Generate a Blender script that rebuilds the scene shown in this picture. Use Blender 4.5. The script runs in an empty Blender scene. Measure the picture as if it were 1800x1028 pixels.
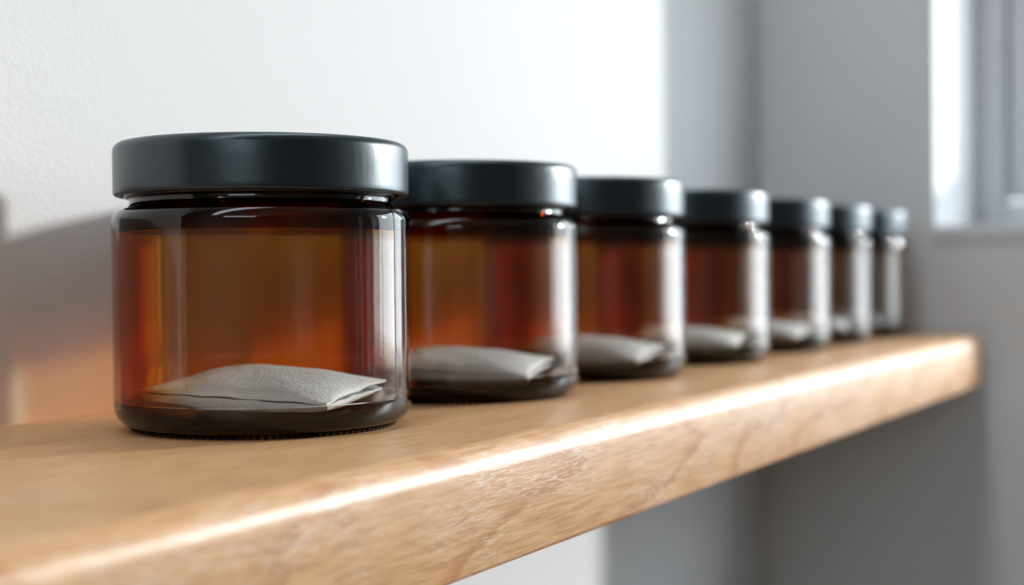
import bpy, bmesh, math, random
from mathutils import Vector, Matrix
random.seed(7)
S = 0.0425                       # one unit = radius of a jar body, in metres
scene = bpy.context.scene

# ------------------------------------------------------------------ camera
cam = bpy.data.cameras.new('camera')
camo = bpy.data.objects.new('camera', cam)
scene.collection.objects.link(camo)
right = Vector((0.48196845, -0.87614072, -0.00915731))
up = Vector((0.01663523, -0.00129931, 0.99986078))
fwd = Vector((0.87603064, 0.48205368, -0.01394857))
m = Matrix((right, up, -fwd)).transposed().to_4x4()
m.translation = Vector((-7.6817, -6.1536, 1.0232)) * S
camo.matrix_world = m
cam.sensor_width = 36.0
cam.lens = 2502.7 / 1800 * 36
cam.clip_start = 0.01
cam.dof.use_dof = True
cam.dof.focus_distance = 9.0 * S
cam.dof.aperture_fstop = 7.4
scene.camera = camo

# ------------------------------------------------------------------ world, sun, exposure
world = bpy.data.worlds.new('overcast_sky')
scene.world = world
world.use_nodes = True
wn = world.node_tree.nodes
wl = world.node_tree.links
bg = wn['Background']
bg.inputs['Color'].default_value = (0.86, 0.93, 1.0, 1)
bg.inputs['Strength'].default_value = 6.2
sun = bpy.data.lights.new('sun', 'SUN')
sun.energy = 3.4
sun.angle = math.radians(3.0)
sun.color = (1.0, 0.985, 0.965)
suno = bpy.data.objects.new('sun', sun)
scene.collection.objects.link(suno)
to_sun = Vector((1.0, -0.68, 0.25)).normalized()
suno.rotation_euler = to_sun.to_track_quat('Z', 'Y').to_euler()
suno.location = to_sun * 3

XE = 15.25                       # inner face of the window wall
WY = 1.678                       # face of the long wall
for (y0, y1, z0, z1) in ((-20.0, -1.18, -2.6, 12.0), (-33.0, -29.0, -2.6, 12.0)):  # second opening is the added side window
    pl = bpy.data.lights.new('window_portal', 'AREA')
    pl.shape = 'RECTANGLE'
    pl.size = (z1 - z0) * S
    pl.size_y = (y1 - y0) * S
    pl.cycles.is_portal = True
    po = bpy.data.objects.new('window_portal', pl)
    scene.collection.objects.link(po)
    po.location = Vector((XE + 4.9, (y0 + y1) / 2, (z0 + z1) / 2)) * S
    po.rotation_euler = (0, math.radians(90), 0)     # shines towards -x, into the room

SKX, SKY = (-62.0, 13.0), (-4.2, 1.66)      # unseen roof window, added to brighten the shelf and the window wall
pl = bpy.data.lights.new('window_portal', 'AREA')
pl.shape = 'RECTANGLE'
pl.size, pl.size_y = (SKX[1] - SKX[0]) * S, (SKY[1] - SKY[0]) * S
pl.cycles.is_portal = True
po = bpy.data.objects.new('window_portal', pl)
scene.collection.objects.link(po)
po.location = Vector((sum(SKX) / 2, sum(SKY) / 2, 24.2)) * S

BWY, BWZ = (-44.0, -10.0), (12.0, 20.5)           # unseen window high in the far wall, added to fill the window wall
pl = bpy.data.lights.new('window_portal', 'AREA')
pl.shape = 'RECTANGLE'
pl.size, pl.size_y = (BWZ[1] - BWZ[0]) * S, (BWY[1] - BWY[0]) * S
pl.cycles.is_portal = True
po = bpy.data.objects.new('window_portal', pl)
scene.collection.objects.link(po)
po.location = Vector((-67.2, sum(BWY) / 2, sum(BWZ) / 2)) * S
po.rotation_euler = (0, math.radians(-90), 0)

scene.view_settings.view_transform = 'Standard'
scene.view_settings.look = 'None'
scene.view_settings.gamma = 1.0
scene.view_settings.use_curve_mapping = False
scene.view_settings.exposure = 0.18
cy = scene.cycles
cy.transparent_max_bounces = 96
cy.max_bounces = 6
cy.diffuse_bounces = 3
cy.glossy_bounces = 2
cy.transmission_bounces = 8
cy.caustics_reflective = False
cy.caustics_refractive = False
cy.sample_clamp_indirect = 6.0
cy.volume_bounces = 0
cy.use_denoising = True

# ------------------------------------------------------------------ material helpers
class NT:
    def __init__(s, name):
        s.m = bpy.data.materials.new(name)
        s.m.use_nodes = True
        s.t = s.m.node_tree
        s.t.nodes.clear()
        s.out = s.t.nodes.new('ShaderNodeOutputMaterial')
    def n(s, typ, props=None, **ins):
        nd = s.t.nodes.new(typ)
        for k, v in (props or {}).items():
            setattr(nd, k, v)
        for k, v in ins.items():
            key = k.replace('_', ' ') if not k.startswith('i') or not k[1:].isdigit() else int(k[1:])
            s.set(nd.inputs[key], v)
        return nd
    def set(s, sock, v):
        if isinstance(v, bpy.types.NodeSocket):
            s.t.links.new(v, sock)
        else:
            sock.default_value = v
    def math(s, op, a, b=0.0, c=None):
        nd = s.t.nodes.new('ShaderNodeMath'); nd.operation = op
        s.set(nd.inputs[0], a); s.set(nd.inputs[1], b)
        if c is not None: s.set(nd.inputs[2], c)
        return nd.outputs[0]
    def ramp(s, fac, stops, interp='LINEAR'):
        nd = s.t.nodes.new('ShaderNodeValToRGB')
        nd.color_ramp.interpolation = interp
        el = nd.color_ramp.elements
        while len(el) < len(stops): el.new(0.5)
        for e, (p, c) in zip(el, stops):
            e.position = p
            e.color = c if len(c) == 4 else (*c, 1)
        s.set(nd.inputs[0], fac)
        return nd.outputs['Color']
    def mix(s, fac, a, b, mode='MIX'):
        nd = s.t.nodes.new('ShaderNodeMix'); nd.data_type = 'RGBA'; nd.blend_type = mode
        s.set(nd.inputs[0], fac); s.set(nd.inputs[6], a); s.set(nd.inputs[7], b)
        return nd.outputs[2]
    def coords(s, scale=(1, 1, 1), loc=(0, 0, 0), rot=(0, 0, 0)):
        tc = s.t.nodes.new('ShaderNodeTexCoord')
        mp = s.t.nodes.new('ShaderNodeMapping')
        mp.inputs['Scale'].default_value = scale
        mp.inputs['Location'].default_value = loc
        mp.inputs['Rotation'].default_value = rot
        s.t.links.new(tc.outputs['Object'], mp.inputs[0])
        return mp.outputs[0]
    def noise(s, vec, scale, detail=4, rough=0.55, dist=0.0):
        return s.n('ShaderNodeTexNoise', None, Vector=vec, Scale=scale, Detail=detail, Roughness=rough, Distortion=dist).outputs['Fac']
    def bump(s, h, strength, dist):
        return s.n('ShaderNodeBump', None, Height=h, Strength=strength, Distance=dist).outputs[0]
    def bsdf(s, color, rough, normal=None, spec=0.5, **kw):
        nd = s.t.nodes.new('ShaderNodeBsdfPrincipled')
        s.set(nd.inputs['Base Color'], color if isinstance(color, bpy.types.NodeSocket) else (*color, 1))
        s.set(nd.inputs['Roughness'], rough)
        s.set(nd.inputs['Specular IOR Level'], spec)
        if normal is not None: s.set(nd.inputs['Normal'], normal)
        for k, v in kw.items(): s.set(nd.inputs[k.replace('_', ' ')], v)
        s.t.links.new(nd.outputs[0], s.out.inputs['Surface'])
        return nd

def plaster(name, color, strength=0.16):
    t = NT(name)
    v = t.coords()
    a = t.noise(v, 420, 5, 0.6, 0.4)
    b = t.noise(v, 60, 3, 0.5)
    h = t.math('ADD', a, t.math('MULTIPLY', b, 0.8))
    col = t.mix(t.math('MULTIPLY', t.noise(v, 14, 3), 0.06), (*color, 1), (color[0] * .8, color[1] * .8, color[2] * .8, 1))
    t.bsdf(col, 0.75, t.bump(h, strength, 0.0012), 0.25)
    return t.m

def paint(name, color, rough=0.5):
    t = NT(name)
    v = t.coords()
    t.bsdf(color, rough, t.bump(t.noise(v, 90, 3), 0.1, 0.001), 0.4)
    return t.m

M_WALL = plaster('white_plaster', (0.79, 0.795, 0.80))
M_ROOM = plaster('grey_taupe_plaster', (0.64, 0.60, 0.53), 0.2)
M_CEIL = plaster('ceiling_plaster', (0.82, 0.82, 0.82), 0.2)
M_FRAME = paint('white_window_paint', (0.72, 0.73, 0.75), 0.35)

def wood(name, light, dark, line, front=True):
    t = NT(name)
    v = t.coords()
    sep = t.n('ShaderNodeSeparateXYZ', None, i0=v)
    x, y, z = sep.outputs
    # growth-ring lines crossing the edge of the board on the slant
    wob = t.noise(t.coords((9, 14, 30)), 1.0, 3, 0.5)
    d = t.math('ADD', t.math('MULTIPLY', x, 10.0), t.math('MULTIPLY', z, -26.0))
    d = t.math('ADD', d, t.math('MULTIPLY', y, 34.0))
    d = t.math('ADD', d, t.math('MULTIPLY', wob, 2.6))
    fr = t.math('FRACT', d)
    edge = t.n('ShaderNodeMapRange', {'interpolation_type': 'SMOOTHSTEP'}, Value=y, i1=-1.90 * S, i2=-1.80 * S, i3=1.0, i4=0.22).outputs[0]
    ring = t.ramp(fr, [(0.0, (0, 0, 0)), (0.72, (.12, .12, .12)), (0.93, (1, 1, 1)), (0.985, (.5, .5, .5)), (1.0, (0, 0, 0))])
    broad = t.noise(t.coords((5, 60, 60)), 1.0, 4, 0.55, 0.5)
    fine = t.noise(t.coords((60, 900, 900)), 1.0, 3, 0.6)
    fleck = t.noise(t.coords((200, 2400, 2400)), 1.0, 2, 0.5)
    col = t.mix(broad, (*light, 1), (*dark, 1))
    col = t.mix(t.math('MULTIPLY', t.math('MULTIPLY', ring, 0.8), edge), col, (*line, 1))
    col = t.mix(t.math('MULTIPLY', t.ramp(fine, [(0.35, (1, 1, 1)), (0.6, (0, 0, 0))]), 0.5), col, (line[0] * .7, line[1] * .62, line[2] * .55, 1))
    patch = t.ramp(t.noise(t.coords((22, 60, 60)), 1.0, 4, 0.6), [(0.45, (0, 0, 0)), (0.62, (1, 1, 1))])
    fl = t.math('MULTIPLY', t.ramp(fleck, [(0.50, (0, 0, 0)), (0.58, (1, 1, 1))]), patch)
    col = t.mix(t.math('MULTIPLY', t.math('MULTIPLY', fl, 0.6), edge), col, (0.86, 0.73, 0.62, 1))
    rough = t.math('ADD', 0.36, t.math('MULTIPLY', fine, 0.12))
    h = t.math('ADD', t.math('MULTIPLY', fine, 0.8), t.math('MULTIPLY', fleck, 0.7))
    t.bsdf(col, rough, t.bump(h, 0.18, 0.0003), 0.5)
    return t.m
M_WOOD = wood('honey_wood', (0.78, 0.475, 0.245), (0.66, 0.375, 0.175), (0.50, 0.22, 0.065))
M_FLOOR = wood('brown_floor_wood', (0.74, 0.57, 0.42), (0.66, 0.48, 0.34), (0.5, 0.34, 0.22))

# amber glass: clear transmission through the surface, absorption inside the wall
def amber_glass(name, density, colour=(0.76, 0.55, 0.28, 1)):
    t = NT(name)
    tc = t.t.nodes.new('ShaderNodeTexCoord')
    sep = t.n('ShaderNodeSeparateXYZ', None, i0=tc.outputs['Object'])
    x, y, z = sep.outputs
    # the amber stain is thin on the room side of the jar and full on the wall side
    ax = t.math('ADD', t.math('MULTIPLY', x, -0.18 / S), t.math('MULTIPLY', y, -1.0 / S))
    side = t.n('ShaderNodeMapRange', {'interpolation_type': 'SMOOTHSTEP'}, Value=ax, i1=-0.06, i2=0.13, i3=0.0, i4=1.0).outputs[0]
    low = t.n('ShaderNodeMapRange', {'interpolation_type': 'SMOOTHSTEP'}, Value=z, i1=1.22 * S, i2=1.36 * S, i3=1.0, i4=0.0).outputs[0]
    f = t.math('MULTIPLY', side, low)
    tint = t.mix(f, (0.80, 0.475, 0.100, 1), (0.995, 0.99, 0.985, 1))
    tr = t.n('ShaderNodeBsdfTransparent', None, Color=tint)
    lw = t.n('ShaderNodeLayerWeight', None, Blend=0.5)
    p5 = t.math('POWER', lw.outputs['Facing'], 4.6)
    fr = t.math('ADD', 0.04, t.math('MULTIPLY', p5, 0.9))
    h = t.noise(t.coords((40, 40, 14)), 5.0, 3, 0.6)
    nrm = t.bump(h, 0.025, 0.0006)
    gl = t.n('ShaderNodeBsdfGlossy', None, Color=(1, 1, 1, 1), Roughness=0.04, Normal=nrm)
    mx = t.n('ShaderNodeMixShader', None, i0=fr, i1=tr.outputs[0], i2=gl.outputs[0])
    t.t.links.new(mx.outputs[0], t.out.inputs['Surface'])
    va = t.n('ShaderNodeVolumeAbsorption', None, Color=colour, Density=density)
    t.t.links.new(va.outputs[0], t.out.inputs['Volume'])
    return t.m
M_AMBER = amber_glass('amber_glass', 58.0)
M_BASE = amber_glass('thick_amber_glass', 520.0, (0.60, 0.45, 0.25, 1))
M_NECK = amber_glass('dark_amber_neck_glass', 1000.0, (0.62, 0.46, 0.25, 1))

def pane_glass():
    t = NT('window_glass')
    tr = t.n('ShaderNodeBsdfTransparent', None, Color=(0.97, 0.98, 0.98, 1))
    lw = t.n('ShaderNodeLayerWeight', None, Blend=0.5)
    fr = t.math('ADD', 0.04, t.math('MULTIPLY', t.math('POWER', lw.outputs['Facing'], 5), 0.96))
    gl = t.n('ShaderNodeBsdfGlossy', None, Color=(1, 1, 1, 1), Roughness=0.02)
    mx = t.n('ShaderNodeMixShader', None, i0=fr, i1=tr.outputs[0], i2=gl.outputs[0])
    t.t.links.new(mx.outputs[0], t.out.inputs['Surface'])
    return t.m
M_PANE = pane_glass()

def lid_mat():
    t = NT('matte_black_lid')
    v = t.coords((1, 1, 1))
    br = t.noise(t.coords((500, 500, 120), (0, 0, 0), (0.5, 0.25, 0)), 1.0, 3, 0.6)
    nrm = t.bump(br, 0.10, 0.0003)
    t.bsdf((0.007, 0.014, 0.019), t.math('ADD', 0.25, t.math('MULTIPLY', br, 0.12)), nrm, 0.85, Specular_Tint=(0.78, 0.92, 1.0, 1))
    return t.m
M_LID = lid_mat()

def paper_mat():
    t = NT('white_filter_paper')
    v = t.coords()
    a = t.noise(v, 900, 4, 0.65)
    b = t.noise(v, 190, 3, 0.5)
    col = t.mix(t.ramp(a, [(0.35, (0, 0, 0)), (0.65, (1, 1, 1))]), (0.84, 0.90, 0.96, 1), (0.90, 0.95, 0.99, 1))
    h = t.math('ADD', a, t.math('MULTIPLY', b, 1.2))
    t.bsdf(col, 0.7, t.bump(h, 0.35, 0.0008), 0.2)
    return t.m
M_PAPER = paper_mat()

def seam_mat():
    t = NT('dark_amber_seam')
    t.bsdf((0.02, 0.009, 0.004), 0.25, None, 0.5)
    return t.m
M_SEAM = seam_mat()

# ------------------------------------------------------------------ geometry helpers (input in units, output in metres)
def link(name, bm, mat, parent=None, smooth=True, sharp=35):
    bmesh.ops.scale(bm, vec=(S, S, S), verts=bm.verts)
    me = bpy.data.meshes.new(name)
    bm.normal_update()
    bm.to_mesh(me); bm.free()
    if smooth:
        for p in me.polygons: p.use_smooth = True
        me.set_sharp_from_angle(angle=math.radians(sharp))
    me.materials.append(mat)
    o = bpy.data.objects.new(name, me)
    scene.collection.objects.link(o)
    if parent: o.parent = parent
    return o

def tag(o, label=None, cat=None, group=None, kind=None):
    if label: o['label'] = label
    if cat: o['category'] = cat
    if group: o['group'] = group
    if kind: o['kind'] = kind
    return o

def box(bm, x0, x1, y0, y1, z0, z1):
    vs = [bm.verts.new((x, y, z)) for x in (x0, x1) for y in (y0, y1) for z in (z0, z1)]
    for f in ((0, 1, 3, 2), (4, 6, 7, 5), (0, 4, 5, 1), (2, 3, 7, 6), (0, 2, 6, 4), (1, 5, 7, 3)):
        bm.faces.new([vs[i] for i in f])

def lathe(profile, seg=128):
    """profile: closed loop of (r, z); r == 0 points become poles."""
    bm = bmesh.new()
    rings = []
    for r, z in profile:
        if r < 1e-6:
            rings.append([bm.verts.new((0, 0, z))])
        else:
            rings.append([bm.verts.new((r * math.cos(2 * math.pi * k / seg), r * math.sin(2 * math.pi * k / seg), z)) for k in range(seg)])
    for a, b in zip(rings, rings[1:]):
        if len(a) == 1 and len(b) == 1: continue
        for k in range(seg):
            j = (k + 1) % seg
            if len(a) == 1: bm.faces.new((a[0], b[k], b[j]))
            elif len(b) == 1: bm.faces.new((a[k], b[0], a[j]))
            else: bm.faces.new((a[k], b[k], b[j], a[j]))
    bmesh.ops.remove_doubles(bm, verts=bm.verts, dist=1e-6)
    bmesh.ops.recalc_face_normals(bm, faces=bm.faces)
    return bm

def arc(cx, cz, r, a0, a1, n=8, rz=None):
    rz = rz or r
    return [(cx + r * math.cos(math.radians(a0 + (a1 - a0) * i / n)), cz + rz * math.sin(math.radians(a0 + (a1 - a0) * i / n))) for i in range(n + 1)]

# ------------------------------------------------------------------ the room
def room_box(name, mat, *b):
    bm = bmesh.new(); box(bm, *b)
    return tag(link(name, bm, mat, smooth=False), kind='structure')

ZF, ZC = -34.0, 22.0
YO, XB, YC, XL = -75.0, -65.0, 25.0, -5.0
room_box('floor', M_FLOOR, XB, XE + 4.6, YO, YC, ZF - 2, ZF)
room_box('ground', paint('pale_paving', (0.34, 0.335, 0.32), 0.8), XE + 4.7, XE + 1500, -1500, 1500, -85, -84)
bm = bmesh.new()
for b in ((XB, SKX[0], YO, YC), (SKX[1], XE + 4.6, YO, YC), (SKX[0], SKX[1], YO, SKY[0]), (SKX[0], SKX[1], SKY[1], YC)):
    box(bm, *b, ZC, ZC + 2)
tag(link('ceiling', bm, M_CEIL, smooth=False), kind='structure')
room_box('wall_left', M_WALL, XL, XE + 4.6, WY, WY + 4, ZF, ZC)
room_box('wall_corridor', M_ROOM, XB, XE + 4.6, YC, YC + 2, ZF - 2, ZC + 2)
room_box('wall_right', M_ROOM, XB, XE + 4.6, YO - 2, YO, ZF - 2, ZC + 2)
bm = bmesh.new()
for b in ((YO - 2, BWY[0], ZF - 2, ZC + 2), (BWY[1], YC + 2, ZF - 2, ZC + 2), (*BWY, ZF - 2, BWZ[0]), (*BWY, BWZ[1], ZC + 2)):
    box(bm, XB - 2, XB, *b)
tag(link('wall_back', bm, M_ROOM, smooth=False), kind='structure')

ZS, YJ, YST, ZLOW, ZT, YR = 1.42, -1.16, -2.67, -2.6, 12.0, -20.0   # window 1: sill, jamb, step, added low sill, head, right jamb
W2 = (-33.0, -29.0)  # unseen side window, added for more light and a reflected strip
bm = bmesh.new()
ys = sorted({YO, W2[0], W2[1], YR, YST, YJ, YC})
zs = [ZF, ZLOW, ZS, ZT, ZC]
for y0, y1 in zip(ys, ys[1:]):
    for z0, z1 in zip(zs, zs[1:]):
        ym, zm = (y0 + y1) / 2, (z0 + z1) / 2
        if W2[0] < ym < W2[1] and ZLOW < zm < ZT: continue
        if YR < ym < YJ and ZLOW < zm < ZT and not (ym > YST and zm < ZS): continue
        box(bm, XE, XE + 4.6, y0, y1, z0, z1)
bmesh.ops.remove_doubles(bm, verts=bm.verts, dist=1e-5)
# drop the faces shared by neighbouring blocks
seen = {}
for f in bm.faces:
    c = f.calc_center_median()
    seen.setdefault((round(c.x, 3), round(c.y, 3), round(c.z, 3)), []).append(f)
dead = [f for fs in seen.values() if len(fs) > 1 for f in fs]
bmesh.ops.delete(bm, geom=dead, context='FACES_ONLY')
tag(link('wall_end', bm, M_WALL, smooth=False), kind='structure')

def bevelled(name, boxes, mat, parent=None, w=0.04):
    bm = bmesh.new()
    for b in boxes: box(bm, *b)
    bmesh.ops.bevel(bm, geom=list(bm.edges), offset=w, segments=2, affect='EDGES', profile=0.5)
    return link(name, bm, mat, parent)

FX = XE + 3.35                   # front face of the fixed frame
def window_part(name, rects, x0, x1, mat, parent, w=0.05):
    return bevelled(name, [(x0, x1, y0, y1, z0, z1) for y0, y1, z0, z1 in rects], mat, parent, w)
a = 0.45                         # width of the fixed frame
def ring_L(o0, o1):              # rectangles of an L-shaped frame between insets o0 and o1
    ZB = ZS + 0.28
    return [(YJ - o1, YJ - o0, ZB + o0 + .0, ZT - o0), (YST - o0, YJ - o1, ZB + o0, ZB + o1),
            (YST - o1, YST - o0, ZLOW + .28 + o0, ZB + o1), (YR + o0, YST - o1, ZLOW + .28 + o0, ZLOW + .28 + o1),
            (YR + o0, YR + o1, ZLOW + .28 + o1, ZT - o0), (YR + o1, YJ - o1, ZT - o1, ZT - o0)]
win = window_part('window_1', ring_L(0, 0.5), FX, FX + 1.1, M_FRAME, None)
tag(win, kind='structure')
window_part('sash', ring_L(0.54, 1.28), FX + 0.22, FX + 0.9, M_FRAME, win)
window_part('glazing_bead', ring_L(1.28, 1.42), FX + 0.36, FX + 0.75, M_FRAME, win, 0.03)
bm = bmesh.new()
box(bm, FX + .5, FX + .56, YST - 1.3, YJ - 1.3, ZS + .28 + 1.3, ZT - 1.3)
box(bm, FX + .5, FX + .56, YR + 1.3, YST - 1.3, ZLOW + .28 + 1.3, ZT - 1.3)
link('pane', bm, M_PANE, win, smooth=False)
bevelled('window_sill', [(XE - .03, FX, YST, YJ, ZS, ZS + .28)], M_FRAME, win, 0.03)
bevelled('window_sill', [(XE - .03, FX, YR, YST, ZLOW, ZLOW + .28)], M_FRAME, win, 0.03)  # low part out of view, added so sun and jar reflections reach lower
def ring_R(o0, o1):
    y0, y1, z0, z1 = W2[0], W2[1], ZLOW + .28, ZT
    return [(y0 + o0, y0 + o1, z0 + o0, z1 - o0), (y1 - o1, y1 - o0, z0 + o0, z1 - o0),
            (y0 + o1, y1 - o1, z0 + o0, z0 + o1), (y0 + o1, y1 - o1, z1 - o1, z1 - o0)]
added_win2 = window_part('window_2_added', ring_R(0, 0.5), FX, FX + 1.1, M_FRAME, None)
tag(added_win2, kind='structure')  # added window, stays out of view
window_part('sash', ring_R(0.54, 1.28), FX + .22, FX + .9, M_FRAME, added_win2)
bm = bmesh.new(); box(bm, FX + .5, FX + .56, W2[0] + 1.28, W2[1] - 1.28, ZLOW + 1.56, ZT - 1.28)
link('pane', bm, M_PANE, added_win2, smooth=False)
bevelled('window_sill', [(XE - .03, FX, W2[0], W2[1], ZLOW, ZLOW + .28)], M_FRAME, added_win2, 0.03)

bx0, bx1, by0, by1 = SKX[0], SKX[1], SKY[0], SKY[1]
added_win3 = bevelled('window_3_added', [(bx0, bx0 + 1, by0, by1, ZC + .9, ZC + 2), (bx1 - 1, bx1, by0, by1, ZC + .9, ZC + 2),
                             (bx0 + 1, bx1 - 1, by0, by0 + 1, ZC + .9, ZC + 2), (bx0 + 1, bx1 - 1, by1 - 1, by1, ZC + .9, ZC + 2)], M_FRAME, None)
tag(added_win3, kind='structure')  # roof window added as a light opening, never in view
bm = bmesh.new(); box(bm, bx0 + .9, bx1 - .9, by0 + .9, by1 - .9, ZC + 1.4, ZC + 1.46)
link('pane', bm, M_PANE, added_win3, smooth=False)

added_win4 = bevelled('window_4_added', [(XB - 1.6, XB - .6, BWY[0], BWY[0] + 1, *BWZ), (XB - 1.6, XB - .6, BWY[1] - 1, BWY[1], *BWZ),
                             (XB - 1.6, XB - .6, BWY[0] + 1, BWY[1] - 1, BWZ[0], BWZ[0] + 1), (XB - 1.6, XB - .6, BWY[0] + 1, BWY[1] - 1, BWZ[1] - 1, BWZ[1])], M_FRAME, None)
tag(added_win4, kind='structure')  # added behind the camera only for its fill light
bm = bmesh.new(); box(bm, XB - 1.2, XB - 1.14, BWY[0] + .9, BWY[1] - .9, BWZ[0] + .9, BWZ[1] - .9)
link('pane', bm, M_PANE, added_win4, smooth=False)

# ------------------------------------------------------------------ the shelf board
def shelf():
    x0, x1, yb, yf, t = -5.0, XE - 0.12, WY, -1.93, 0.76
    R, r = 0.17, 0.035
    prof = [(yb, 0.0)]
    prof += [(yf + R - R * math.sin(math.radians(a_)), -R + R * math.cos(math.radians(a_))) for a_ in range(0, 91, 9)]
    prof += [(yf + r - r * math.cos(math.radians(a_)), -t + r - r * math.sin(math.radians(a_))) for a_ in range(0, 91, 30)]
    prof += [(yb, -t)]
    bm = bmesh.new()
    rows = []
    e = 0.05
    cyy = sum(p[0] for p in prof) / len(prof); czz = -t / 2
    def ring(x, inset):
        vs = []
        for y, z in prof:
            dy = inset if y < cyy else 0
            dz = -inset if z > czz else inset
            vs.append(bm.verts.new((x, y + dy, z + dz)))
        return vs
    rows = [ring(x0, 0.0)] + [ring(x0 + (x1 - e - x0) * k / 24, 0.0) for k in range(1, 25)] + [ring(x1 - e * .3, 0.015), ring(x1, e)]
    n = len(prof)
    for a_, b_ in zip(rows, rows[1:]):
        for k in range(n):
            j = (k + 1) % n
            bm.faces.new((a_[k], a_[j], b_[j], b_[k]))
    bm.faces.new(rows[0]); bm.faces.new(list(reversed(rows[-1])))
    bmesh.ops.recalc_face_normals(bm, faces=bm.faces)
    return link('shelf', bm, M_WOOD, None, True, 30)
tag(shelf(), 'honey-coloured wooden shelf board with a rounded front edge fixed along the white wall', 'shelf')

# ------------------------------------------------------------------ amber jars
RB = 0.018                       # height of the stippling under the base
JX = [0.0, 2.60, 4.98, 7.52, 9.93, 12.0, 14.05]
ordn = ['nearest and largest-looking', 'second nearest', 'third nearest', 'middle, fourth nearest', 'fifth nearest', 'second farthest', 'farthest']

ZCUT = 0.20
def base_profile():
    p = [(0, RB + 0.035), (0.70, RB + 0.030), (0.76, RB + .004), (0.79, RB)]
    p += arc(0.845, RB + 0.155, 0.155, -88, 0, 10)                       # outer heel
    p += [(1.0, ZCUT), (0.9405, ZCUT)]
    p += [q for q in reversed(arc(0.83, 0.245, 0.12, -90, -22, 6))]      # inner fillet down to the floor
    p += [(0.5, 0.125), (0, 0.124)]
    return p

ZNECK = 1.31
def body_profile():
    z0, z1 = ZCUT + 0.0015, ZNECK - 0.0015
    return [(1.0, z0), (1.0, 0.4), (1.0, 0.8), (1.0, 1.1), (1.0, z1), (0.95, z1), (0.95, 1.1), (0.95, 0.8), (0.95, 0.4), (0.95, 0.25), (0.9405, z0), (1.0, z0)]

def neck_profile():
    p = [(1.0, ZNECK)] + arc(0.905, 1.375, 0.095, 0, 88, 10)             # shoulder
    p += [(0.895, 1.482), (0.885, 1.505), (0.885, 1.53)]
    p += arc(0.89, 1.56, 0.03, -90, 90, 6)                               # thread beads
    p += [(0.885, 1.60), (0.885, 1.655)] + arc(0.89, 1.68, 0.03, -90, 90, 6) + [(0.885, 1.72), (0.885, 1.82), (0.87, 1.84)]
    p += [(0.84, 1.84), (0.825, 1.82), (0.825, 1.50)]
    p += [q for q in reversed(arc(0.845, 1.33, 0.095, 0, 88, 8))]        # inner shoulder
    p += [(0.95, ZNECK), (1.0, ZNECK)]
    return p

def stipple():
    bm = bmesh.new()
    n = 112
    for k in range(n):
        an = 2 * math.pi * k / n
        c = Vector((0.83 * math.cos(an), 0.83 * math.sin(an), 0))
        rad = Vector((math.cos(an), math.sin(an), 0)); tan = Vector((-math.sin(an), math.cos(an), 0))
        lo = [c + rad * (.05 * sx) + tan * (.012 * sy) for sx, sy in ((-1, -1), (1, -1), (1, 1), (-1, 1))]
        top = [c + rad * (.066 * sx) + tan * (.017 * sy) + Vector((0, 0, RB + .002)) for sx, sy in ((-1, -1), (1, -1), (1, 1), (-1, 1))]
        vl = [bm.verts.new(v) for v in lo]; vt = [bm.verts.new(v) for v in top]
        bm.faces.new(list(reversed(vl))); bm.faces.new(vt)
        for i in range(4):
            j = (i + 1) % 4
            bm.faces.new((vl[i], vl[j], vt[j], vt[i]))
    return bm

def seam_bm(angle):
    bm = bmesh.new()
    pts = [(1.0, .25), (1.0, 1.375)] + arc(0.905, 1.375, 0.095, 0, 80, 8)[1:]
    w, e = 0.0035, 0.002
    rad = Vector((math.cos(angle), math.sin(angle), 0)); tan = Vector((-math.sin(angle), math.cos(angle), 0))
    prev = None
    for r, z in pts:
        vs = [bm.verts.new(rad * (r + e * so) + tan * (w * s_) + Vector((0, 0, z + (e * so if z > 1.4 else 0)))) for so, s_ in ((-1, -1), (1.5, -1), (1.5, 1), (-1, 1))]
        if prev:
            for i in range(4):
                j = (i + 1) % 4
                bm.faces.new((prev[i], prev[j], vs[j], vs[i]))
        else: bm.faces.new(vs)
        prev = vs
    bm.faces.new(list(reversed(prev)))
    bmesh.ops.recalc_face_normals(bm, faces=bm.faces)
    return bm

def lid_profile():
    R = 0.987
    p = [(0, 1.900), (0.86, 1.900), (0.90, 1.898), (0.915, 1.904)]
    p += arc(R - 0.06, 1.845, 0.06, 88, 0, 9)
    p += [(R, 1.75), (R, 1.60)] + arc(R - 0.025, 1.575, 0.025, 0, -90, 5)
    p += [(0.945, 1.55), (0.935, 1.56), (0.932, 1.60), (0.932, 1.845), (0, 1.848)]
    return p

GJ = 'amber jars in a row on the shelf'
j0 = tag(bpy.data.objects.new('amber_jar', None), None, 'jar', GJ)
scene.collection.objects.link(j0)
j0.empty_display_size = 0.02
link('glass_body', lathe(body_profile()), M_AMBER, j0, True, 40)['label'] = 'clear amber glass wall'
link('glass_neck', lathe(neck_profile()), M_NECK, j0, True, 40)['label'] = 'dark amber glass shoulder and threaded neck'
link('glass_base', lathe(base_profile()), M_BASE, j0, True, 40)['label'] = 'thick, nearly black amber glass base'
link('lid', lathe(lid_profile()), M_LID, j0, True, 40)['label'] = 'matte black screw lid'
st = tag(link('base_stippling', stipple(), M_SEAM, j0, False), kind='stuff')
# mould seam, 57 degrees to the right of the line of sight
to_cam = math.atan2(-6.15, -7.68)
link('mould_seam', seam_bm(to_cam + math.radians(57.5)), M_SEAM, j0, True, 40)

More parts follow.
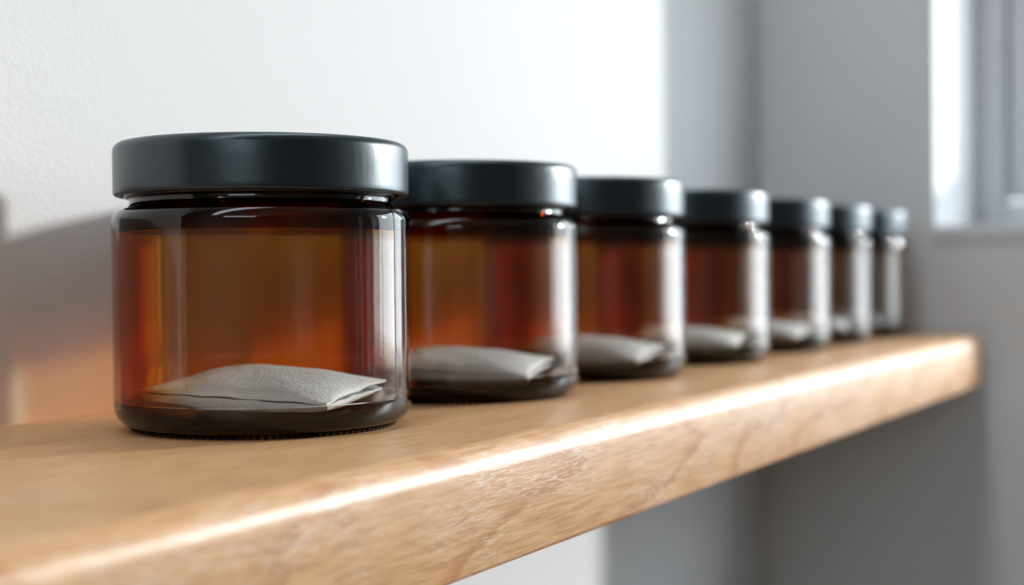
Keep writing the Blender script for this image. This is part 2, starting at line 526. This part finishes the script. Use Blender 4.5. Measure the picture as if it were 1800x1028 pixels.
# ------------------------------------------------------------------ folded paper sachets
def sachet_layers():
    L, F, R, B = Vector((-.765, .44, .285)), Vector((-.255, -.70, .198)), Vector((.55, -.62, .29)), Vector((.42, .60, .375))
    N = 44
    def bil(c, u, v):
        return c[0] * (1 - u) * (1 - v) + c[1] * u * (1 - v) + c[2] * u * v + c[3] * (1 - u) * v
    def wr(u, v, k): return math.sin(u * 17 + k) * math.sin(v * 13 + 2 * k) * .5 + math.sin(u * 31 - v * 23 + k) * .3
    # upper layer: puffed envelope, open lip at the right-hand end
    bm = bmesh.new()
    def sheet(fn):
        g = [[bm.verts.new(fn(i / N, j / N)) for j in range(N + 1)] for i in range(N + 1)]
        for i in range(N):
            for j in range(N):
                bm.faces.new((g[i][j], g[i + 1][j], g[i + 1][j + 1], g[i][j + 1]))
        return g
    c = (L, F, R, B)
    def dome(u, v): return (max(0, 1 - abs(2 * u - 1) ** 2.6)) ** .75 * (max(0, 1 - abs(2 * v - 1) ** 2.4)) ** .75
    def edge(u, v): return 1 - min(1, 6 * min(u, 1 - u, v, 1 - v))
    def tuck(p, u, v):               # edges bow in a little between the corners
        ctr = Vector((0, -.05, p.z)); k = .05 * (math.sin(math.pi * u) * edge(.5, v) + math.sin(math.pi * v) * edge(u, .5))
        return p.lerp(ctr, k)
    def f_top(u, v):
        p = tuck(bil(c, u, v), u, v)
        p.z += .085 * dome(u, v) + .004 * wr(u, v, .3) * (1 + edge(u, v))
        return p
    def f_bot(u, v):
        p = tuck(bil(c, u, v), u, v)
        p.z -= .012 + .035 * dome(u, v) - .004 * wr(u, v, .3) * (1 + edge(u, v))
        return p
    g1 = sheet(f_top); g2 = sheet(f_bot)
    per = [(i, 0) for i in range(N)] + [(N, j) for j in range(N)] + [(i, N) for i in range(N, 0, -1)] + [(0, j) for j in range(N, 0, -1)]
    for (a_, b_), (c_, d_) in zip(per, per[1:] + per[:1]):
        bm.faces.new((g1[a_][b_], g1[c_][d_], g2[c_][d_], g2[a_][b_]))
    bmesh.ops.recalc_face_normals(bm, faces=bm.faces)
    up_bm = bm
    # lower layer: the folded-under flap resting on the jar floor
    bm = bmesh.new()
    L2, F2, R2, B2 = Vector((-.745, .42, .258)), Vector((-.258, -.708, .178)), Vector((.53, -.60, .232)), Vector((.40, .56, .30))
    c2 = (L2, F2, R2, B2)
    def g_top(u, v):
        p = tuck(bil(c2, u, v), u, v)
        p.z += .004 * wr(u, v, 1.7) * (1 + 1.5 * edge(u, v)) - .02 * dome(u, v) + (.012 if v > .9 else 0) * math.sin(u * 9)
        return p
    def g_bot(u, v):
        p = g_top(u, v)
        p.z = max(.133, p.z - .012 - .05 * (1 - v) * (1 - .6 * abs(2 * u - 1) ** 3) - .09 * dome(u, v))
        return p
    g1 = sheet(g_top); g2 = sheet(g_bot)
    for (a_, b_), (c_, d_) in zip(per, per[1:] + per[:1]):
        bm.faces.new((g1[a_][b_], g1[c_][d_], g2[c_][d_], g2[a_][b_]))
    bmesh.ops.recalc_face_normals(bm, faces=bm.faces)
    return up_bm, bm
GS = 'paper sachets inside the amber jars'
s0 = tag(bpy.data.objects.new('paper_sachet', None), None, 'sachet', GS)
scene.collection.objects.link(s0)
s0.empty_display_size = 0.02
ub, lb = sachet_layers()
link('upper_layer', ub, M_PAPER, s0, True, 60)
link('lower_layer', lb, M_PAPER, s0, True, 60)

def copy_tree(o):
    c = o.copy(); scene.collection.objects.link(c)
    for ch in o.children:
        k = ch.copy(); scene.collection.objects.link(k); k.parent = c
    return c
turn = [0, 6, -3, 5, -4, 7, 2]
jl = ['largest, nearest amber glass jar with black lid at the left end of the row',
      'second amber glass jar from the left, partly hidden behind the sharpest one',
      'third amber glass jar from the left with a matte black lid',
      'fourth amber glass jar from the left, the middle one of seven',
      'fifth amber glass jar from the left, blurred, black lid',
      'sixth amber glass jar from the left, next to last in the row',
      'smallest-looking, farthest amber glass jar at the right end of the row']
sl = ['white folded paper sachet inside the largest, nearest amber jar',
      'white folded paper sachet inside the second jar from the left',
      'white paper sachet inside the third jar from the left',
      'white paper sachet inside the fourth, middle jar of the row',
      'blurred white paper sachet inside the fifth jar from the left',
      'blurred white paper sachet inside the sixth jar from the left',
      'blurred white paper sachet inside the farthest jar at the right end']
for i, x in enumerate(JX):
    j = j0 if i == 0 else copy_tree(j0)
    j.location = (x * S, 0, 0); j['label'] = jl[i]
    s_ = s0 if i == 0 else copy_tree(s0)
    s_.location = (x * S, 0, 0); s_.rotation_euler.z = math.radians(turn[i]); s_['label'] = sl[i]
